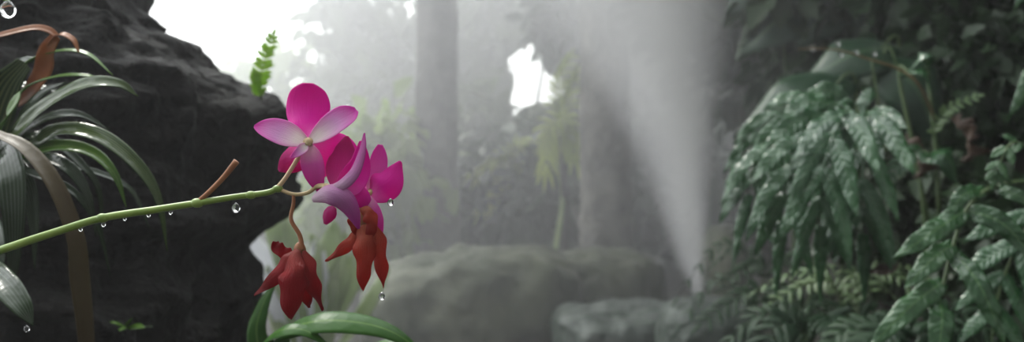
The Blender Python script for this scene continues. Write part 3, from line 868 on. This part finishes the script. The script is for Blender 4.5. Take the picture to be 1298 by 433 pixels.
# bloom seen from behind
fa = flower([(350, 240), (362, 225), (376, 203), (386, 187), (391, 180, .617)], [.0016, .0014, .0014, .0018, .0022], (391, 180, .619), (.0035, .003, .003), label='open bloom seen from behind')
petal(fa, 'petal', [(391, 182, .622), (390, 160, .628), (389, 134, .634), (390, 105, .632)], [4, 6.5, 8.5, 12, 18, 23, 26.5, 28.5, 29, 28, 25.5, 20.5, 6], 'petal', cup=-.25, wave=.0014, wfreq=1.9, edge=.035)
petal(fa, 'petal', [(393, 184, .624), (412, 194, .632), (432, 204, .638), (446, 222, .64)], [5, 14, 22, 27, 30, 31, 31, 30, 27, 22, 15, 4], 'petal', cup=-.3, wave=.0014, wfreq=1.9, edge=.035, phase=1)
petal(fa, 'lip', [(388, 186, .624), (376, 198, .632), (364, 208, .638), (353, 216, .638)], [4, 13, 18, 18, 15, 9, 2], 'lip', cup=-.4, wave=.0015, phase=2)
petal(fa, 'sepal', [(389, 180, .619), (368, 172, .618), (345, 164, .62), (322, 160, .626)], [5, 9, 12, 14.5, 16, 16.5, 16, 15, 13, 10.5, 7, 1.5], 'sepal', face=(0.05, -1, .2), cup=.3)
petal(fa, 'sepal', [(393, 179, .619), (412, 166, .618), (432, 151, .62), (452, 139, .626)], [5, 8, 11, 13, 14.5, 15.5, 16, 16, 15.5, 14, 10.5, 4], 'sepal', face=(-.1, -1, .25), cup=.3)
petal(fa, 'sepal', [(391, 184, .619), (396, 203, .617), (400, 222, .618), (405, 243, .622)], [6, 12, 15, 15, 13, 9, 2], 'sepal_low', face=(0, -1, -.1), cup=.35)
petal(fa, 'sepal_fold', [(389, 183, .617), (380, 192, .614), (368, 200, .614)], [3, 7, 6, 4, 1], 'sepal', face=(.3, -.9, .3), cup=.5).__setitem__('label', 'whitish folded base of the sepal')

# bloom seen from the side, turned away
fb = flower([(352, 239), (372, 246), (390, 244), (402, 236), (414, 236, .612)], [.0012, .0012, .0013, .0015, .002], (414, 238, .613), (.003, .003, .0028), label='open bloom seen from the side')
petal(fb, 'spur', [(395, 252, .61), (412, 244, .602), (430, 248, .6), (444, 264, .602), (455, 290, .606)], [4, 11, 14, 14, 13, 9, 1.5], 'spur', face=(-.1, -1, .35), cup=-.5)
petal(fb, 'sepal', [(413, 240, .606), (432, 234, .602), (448, 218, .602), (458, 192, .606), (462, 168, .612)], [3, 6, 8, 8, 6.5, 4.5, 1], 'spur', face=(-.4, -.9, .1), cup=-.4)
petal(fb, 'petal', [(432, 246, .612), (446, 228, .614), (456, 208, .618), (458, 178, .622)], [8, 16, 18, 17, 14, 9, 2], 'petal', face=(.35, -.9, .1), cup=.3, wave=.001)
petal(fb, 'petal', [(428, 240, .622), (432, 218, .628), (436, 196, .634), (440, 172, .636)], [6, 15, 20, 21, 18, 11, 2], 'lip', face=(.1, -1, .1), cup=-.2)
petal(fb, 'petal', [(440, 246, .612), (456, 250, .613), (468, 258, .616)], [10, 15, 15, 12, 6], 'petal', face=(.1, -1, .2), cup=-.3)
petal(fb, 'sepal', [(458, 246, .616), (470, 262, .617), (480, 280, .62), (484, 300, .624)], [5, 9, 10, 9.5, 7, 4, 1], 'sepal_low', face=(.2, -1, .2), cup=-.3)
petal(fb, 'lip', [(424, 262, .622), (417, 272, .624), (412, 284, .626)], [3, 8, 9, 7, 2], 'lip', face=(0, -1, .2), cup=-.3)

# bloom behind, only its upper petals showing
fc = flower([(405, 240, .625), (430, 250, .64), (455, 250, .65), (470, 245, .652)], [.0012, .0012, .0015], (471, 244, .652), (.003, .003, .003), label='open bloom partly hidden behind the side-on bloom')
petal(fc, 'sepal', [(468, 246, .652), (474, 228, .652), (479, 208, .654), (482, 183, .658)], [3, 6, 8.5, 10.5, 12, 12.8, 13, 12.5, 11, 8, 3], 'sepal_low', face=(.25, -1, 0), cup=.35)
petal(fc, 'petal', [(468, 252, .65), (480, 240, .648), (494, 226, .648), (508, 204, .652)], [5, 11, 16, 20, 22, 23, 23, 21.5, 18, 13, 7, 1.5], 'petal', face=(-.1, -1, .2), cup=-.3, wave=.0014, wfreq=1.9, edge=.035)
petal(fc, 'petal', [(466, 244, .656), (456, 226, .66), (452, 206, .664), (455, 186, .666)], [5, 12, 16, 16, 12, 2], 'petal', face=(0, -1, 0), cup=-.2)

# withered bloom hanging free
fd = flower([(372, 247), (372, 258), (369, 278), (380, 298), (383, 318, .618)], [.0011, .0012, .0013, .0014, .0018], (380, 318, .62), (.004, .004, .006), name='withered_flower', mat='stub', label='withered red bloom hanging on a curved stalk')
petal(fd, 'petal', [(378, 316, .616), (364, 334, .61), (346, 354, .612), (322, 374, .618)], [4, 9, 10.5, 10, 8, 5, 1], 'wilt', face=(.3, -1, .3), cup=-.5, wave=.0013, wfreq=2.3, edge=.10, phase=4)
petal(fd, 'petal', [(376, 318, .614), (371, 345, .604), (367, 375, .606), (368, 404, .614)], [5, 12, 16, 18, 17, 12, 2], 'wilt', face=(0, -1, 0), cup=-.6, wave=.0016, wfreq=2.6, edge=.10)
petal(fd, 'petal', [(384, 318, .616), (390, 342, .612), (398, 368, .614), (409, 394, .62)], [4, 9, 11, 10.5, 9, 5, 1], 'wilt', face=(-.2, -1, .2), cup=-.5, wave=.0013, wfreq=2.3, edge=.10, phase=5)
petal(fd, 'petal', [(374, 326, .622), (362, 322, .62), (352, 314, .62), (350, 306, .622)], [3, 8, 9, 7, 3], 'wilt', face=(.1, -1, .5), cup=.5, wave=.0013, wfreq=2.3, edge=.10, phase=4)
petal(fd, 'petal', [(384, 330, .622), (388, 355, .624), (390, 380, .626), (392, 390, .626)], [4, 7, 7, 5, 1], 'wilt', face=(.1, -1, 0), cup=.3, wave=.0013, wfreq=2.3, edge=.10, phase=5)

# withered bloom below the side-on one
fe = flower([(414, 240, .63), (440, 256, .63), (458, 262, .626), (465, 272, .622)], [.0011, .0012, .0016], (464, 276, .622), (.005, .004, .007), name='withered_flower', mat='stub', label='withered rust red bloom under the side-on bloom')
petal(fe, 'petal', [(462, 290, .62), (448, 304, .616), (432, 317, .618), (412, 331, .622)], [4, 8, 9, 8.5, 6.5, 4, 1], 'wilt2', face=(.3, -1, .3), cup=-.5, wave=.0013, wfreq=2.3, edge=.10, phase=5)
petal(fe, 'petal', [(463, 284, .616), (461, 305, .61), (460, 335, .61), (460, 368, .616)], [5, 11, 14, 14.5, 12, 8, 1], 'wilt2', face=(-.1, -1, 0), cup=-.5, wave=.0016, wfreq=2.6, edge=.10)
petal(fe, 'petal', [(470, 282, .617), (476, 305, .613), (481, 335, .614), (486, 364, .62)], [5, 10, 11.5, 11, 9.5, 6, 1], 'wilt2', face=(-.25, -1, 0), cup=-.5, wave=.0013, wfreq=2.3, edge=.10, phase=3)
petal(fe, 'petal', [(460, 262, .612), (466, 270, .608), (471, 284, .608), (468, 300, .612)], [5, 8, 9, 8, 4], 'wilt2', face=(0, -1, .2), cup=-.5, wave=.0013, wfreq=2.3, edge=.10, phase=1)
petal(fe, 'petal', [(448, 268, .618), (448, 282, .614), (452, 298, .616)], [4, 7, 7, 5, 2], 'wilt2', face=(.1, -1, .1), cup=-.4, wave=.0013, wfreq=2.3, edge=.10, phase=2)

# ------------------------------------------------------------------ drops of water
def drop(x, y, d, r, label, group=None, hang=1.25):
    mb = MB()
    c = P(x, y, d)
    def fn(p, dd):
        k = 1.0 if dd[2] < 0 else 1 - .45 * dd[2] ** 1.5
        return np.array([c.x + dd[0] * r * k, c.y + dd[1] * r * k, c.z + dd[2] * r * hang])
    sphere_grid(mb, c, r, 16, 12, fn)
    return tag(link('water_drop', mb, M['water']), label, 'water drop', group)
g = 'drops strung under the orchid stem'
for (x, y, r) in ((102, 290, .0013), (131, 284, .0014), (188, 272, .0013), (216, 269, .0012), (158, 277, .0011)):
    drop(x, y, D, r, 'tiny water drop clinging under the green orchid stem', g)
drop(299, 263, D, .0026, 'largest water drop hanging from the orchid stem, near the blooms')
drop(10, 12, .8, .0062, 'big water drop hanging from the leaf tip in the top corner')
drop(34, 416, .775, .0022, 'water drop under the grey green leaf tip low at the edge')
drop(495, 256, .645, .0022, 'water drop on the rim of the hindmost magenta petal')
drop(484, 375, .63, .0022, 'pale water drop falling clear below the rust red withered bloom')

# ------------------------------------------------------------------ mist
def mist_material(name, density_builder, aniso):
    m, nt, out = new_mat(name)
    vol = nd(nt, 'ShaderNodeVolumeScatter', Anisotropy=aniso)
    vol.inputs['Color'].default_value = (.97, .97, 1.0, 1)
    nt.links.new(density_builder(nt), vol.inputs['Density'])
    nt.links.new(vol.outputs[0], out.inputs['Volume'])
    return m

def general(nt):
    tc = nd(nt, 'ShaderNodeTexCoord')
    sp = nd(nt, 'ShaderNodeSeparateXYZ')
    nt.links.new(tc.outputs['Object'], sp.inputs[0])
    x, y, z = sp.outputs
    # thick over the hollow in the middle, thin over the fern bank and the near stones
    t = mth(nt, 'SUBTRACT', x, mth(nt, 'MULTIPLY', y, .2))
    side = nd(nt, 'ShaderNodeMapRange', interpolation_type='SMOOTHSTEP')
    nt.links.new(t, side.inputs['Value'])
    for k, v in (('From Min', -.1), ('From Max', .7), ('To Min', 1.0), ('To Max', .18)):
        side.inputs[k].default_value = v
    far = nd(nt, 'ShaderNodeMapRange', interpolation_type='SMOOTHSTEP')
    nt.links.new(y, far.inputs['Value'])
    for k, v in (('From Min', 1.8), ('From Max', 4.2), ('To Min', .1), ('To Max', 1.0)):
        far.inputs[k].default_value = v
    up = nd(nt, 'ShaderNodeMapRange', interpolation_type='SMOOTHSTEP')
    nt.links.new(z, up.inputs['Value'])
    for k, v in (('From Min', .3), ('From Max', 1.9), ('To Min', .75), ('To Max', 1.35)):
        up.inputs[k].default_value = v
    return mth(nt, 'MULTIPLY', mth(nt, 'MULTIPLY', mth(nt, 'MULTIPLY', side.outputs[0], far.outputs[0]), up.outputs[0]), MIST)

MIST = 0.115
def box(name, lo, hi, mat):
    v = [(x, y, z) for x in (lo[0], hi[0]) for y in (lo[1], hi[1]) for z in (lo[2], hi[2])]
    f = [(0, 1, 3, 2), (4, 6, 7, 5), (0, 4, 5, 1), (2, 3, 7, 6), (0, 2, 6, 4), (1, 5, 7, 3)]
    return link(name, MB().add(v, f), mat)
o = box('mist', (-6, -1.5, -.3), (6, 14, 5), mist_material('drifting mist', general, .5))
tag(o, 'white mist drifting through the whole hollow', 'mist', kind='stuff')
o.data.polygons.foreach_set('use_smooth', np.zeros(6, dtype=bool))

PB = P(889, 380, 4.2)
HGT = 2.6
PX = lambda k: k / F * 4.2
# axis bends away with height; radius opens
prof_h = [0, .25, .6, .85, 1.1, 1.5, 2.0, HGT]
prof_x = [0, PX(-6), PX(-12), PX(-17), PX(-23), PX(-32), PX(-45), PX(-60)]
prof_r = [PX(7), PX(30), PX(56), PX(86), PX(124), PX(170), PX(215), PX(260)]
def plume_density(nt):
    tc = nd(nt, 'ShaderNodeTexCoord')
    sp = nd(nt, 'ShaderNodeSeparateXYZ')
    nt.links.new(tc.outputs['Object'], sp.inputs[0])
    def curve(vals):
        fc = nd(nt, 'ShaderNodeFloatCurve')
        lo, hi = min(vals), max(vals)
        cm = fc.mapping.curves[0]
        ps = [(h / HGT, (v - lo) / (hi - lo)) for h, v in zip(prof_h, vals)]
        while len(cm.points) < len(ps):
            cm.points.new(.5, .5)
        for p, (a, b) in zip(cm.points, ps):
            p.location = (a, b)
        fc.mapping.update()
        nt.links.new(mth(nt, 'DIVIDE', sp.outputs[2], HGT), fc.inputs['Value'])
        return mth(nt, 'ADD', mth(nt, 'MULTIPLY', fc.outputs[0], hi - lo), lo)
    ax, rr = curve(prof_x), curve(prof_r)
    off = mth(nt, 'SUBTRACT', sp.outputs[0], ax)
    # it drifts to one side as it rises: long soft tail there
    dx = mth(nt, 'ADD', mth(nt, 'DIVIDE', mth(nt, 'MAXIMUM', off, 0.0), mth(nt, 'MULTIPLY', rr, .55)), mth(nt, 'DIVIDE', mth(nt, 'MINIMUM', off, 0.0), mth(nt, 'MULTIPLY', rr, 1.5)))
    dy = mth(nt, 'DIVIDE', sp.outputs[1], rr)
    rho = mth(nt, 'SQRT', mth(nt, 'ADD', mth(nt, 'MULTIPLY', dx, dx), mth(nt, 'MULTIPLY', dy, dy)))
    fall = mth(nt, 'POWER', mth(nt, 'SUBTRACT', 1.0, rho, True), 1.7)
    nz = nd(nt, 'ShaderNodeTexNoise', Scale=2.6, Detail=2.0)
    mp = nd(nt, 'ShaderNodeMapping')
    mp.inputs['Scale'].default_value = (1.6, 1.6, .6)
    nt.links.new(tc.outputs['Object'], mp.inputs[0])
    nt.links.new(mp.outputs[0], nz.inputs['Vector'])
    mod = mth(nt, 'ADD', mth(nt, 'MULTIPLY', nz.outputs['Fac'], .8), .6)
    dens = mth(nt, 'DIVIDE', PLUME, mth(nt, 'ADD', rr, .03))
    return mth(nt, 'MULTIPLY', mth(nt, 'MULTIPLY', fall, mod), dens)
PLUME = 3.8
n, seg = 40, 24
vs = []
for i in range(n + 1):
    h = HGT * i / n
    r = np.interp(h, prof_h, prof_r) * 1.06 + .004
    ax = np.interp(h, prof_h, prof_x)
    for j in range(seg):
        a = 2 * math.pi * j / seg
        vs.append((ax + r * math.cos(a) * (.55 if math.cos(a) > 0 else 1.5), r * math.sin(a), h))
f = [(i * seg + j, i * seg + (j + 1) % seg, (i + 1) * seg + (j + 1) % seg, (i + 1) * seg + j) for i in range(n) for j in range(seg)]
f += [tuple(range(seg))[::-1], tuple(range(n * seg, (n + 1) * seg))]
plume = link('mist_plume', MB().add(vs, f), mist_material('rising mist', plume_density, .3))
plume.location = PB
tag(plume, 'white plume of mist spouting up from between the wet stones', 'mist')

for o in list(scene.objects):
    c = o.get('category')
    if c and not o.get('group'):
        gname = {'tree': 'trees behind the boulders and on the bank', 'shrub': 'shrubs and bushes in the mist and on the bank', 'palm': 'sunlit palms between the trunks',
                 'vine': 'vines between the trunks', 'leaf': 'dead leaves on the fern bank', 'water drop': 'drops hanging from leaves and blooms'}.get(c)
        if c == 'fern' and 'lime' not in o['label']:
            gname = 'ferns on the bank'
        if c == 'rock' and 'lava' not in o['label']:
            gname = 'boulders around the mist spout'
        if o.name.startswith('broad_leaf_plant'):
            gname = 'broad leaved plants on the bank'
        if gname:
            o['group'] = gname

# ------------------------------------------------------------------ light
world = bpy.data.worlds.new('overcast sky')
scene.world = world
world.use_nodes = True
nt = world.node_tree
nt.nodes.clear()
wo = nt.nodes.new('ShaderNodeOutputWorld')
bg = nt.nodes.new('ShaderNodeBackground')
bg.inputs['Color'].default_value = (.95, .98, 1.0, 1)
# overcast sky, brightest low behind the trees where the veiled sun stands
wt = nd(nt, 'ShaderNodeTexCoord')
dp = nd(nt, 'ShaderNodeVectorMath', operation='DOT_PRODUCT')
nt.links.new(wt.outputs['Generated'], dp.inputs[0])
dp.inputs[1].default_value = Vector((-.42, .75, .5)).normalized()
mr = nd(nt, 'ShaderNodeMapRange', interpolation_type='SMOOTHSTEP')
nt.links.new(dp.outputs['Value'], mr.inputs['Value'])
for k, v in (('From Min', -.1), ('From Max', .95), ('To Min', .45), ('To Max', 5.0)):
    mr.inputs[k].default_value = v
nt.links.new(mr.outputs[0], bg.inputs['Strength'])
nt.links.new(bg.outputs[0], wo.inputs['Surface'])

sun = bpy.data.lights.new('sun', 'SUN')
sun.energy = 2.0
sun.angle = math.radians(9)
sun.color = (1.0, .97, .9)
so = bpy.data.objects.new('sun', sun)
COL.objects.link(so)
so.rotation_euler = (Vector((-.45, .55, .8))).to_track_quat('Z', 'Y').to_euler()

# ------------------------------------------------------------------ camera
cam = bpy.data.cameras.new('camera')
co = bpy.data.objects.new('camera', cam)
COL.objects.link(co)
co.location = (0, 0, CAM_Z)
co.rotation_euler = (math.pi / 2, 0, 0)
cam.sensor_fit = 'HORIZONTAL'
cam.sensor_width = 36
cam.lens = F / W * 36
cam.clip_start = .02
cam.dof.use_dof = True
cam.dof.focus_distance = D
cam.dof.aperture_fstop = 8.0
scene.camera = co

scene.view_settings.view_transform = 'Standard'
scene.view_settings.look = 'None'
scene.view_settings.exposure = 0.0
scene.view_settings.gamma = 1.0
scene.view_settings.use_curve_mapping = False
scene.cycles.use_denoising = True
scene.cycles.volume_bounces = 4
scene.cycles.max_bounces = 8
scene.cycles.sample_clamp_indirect = 4.0
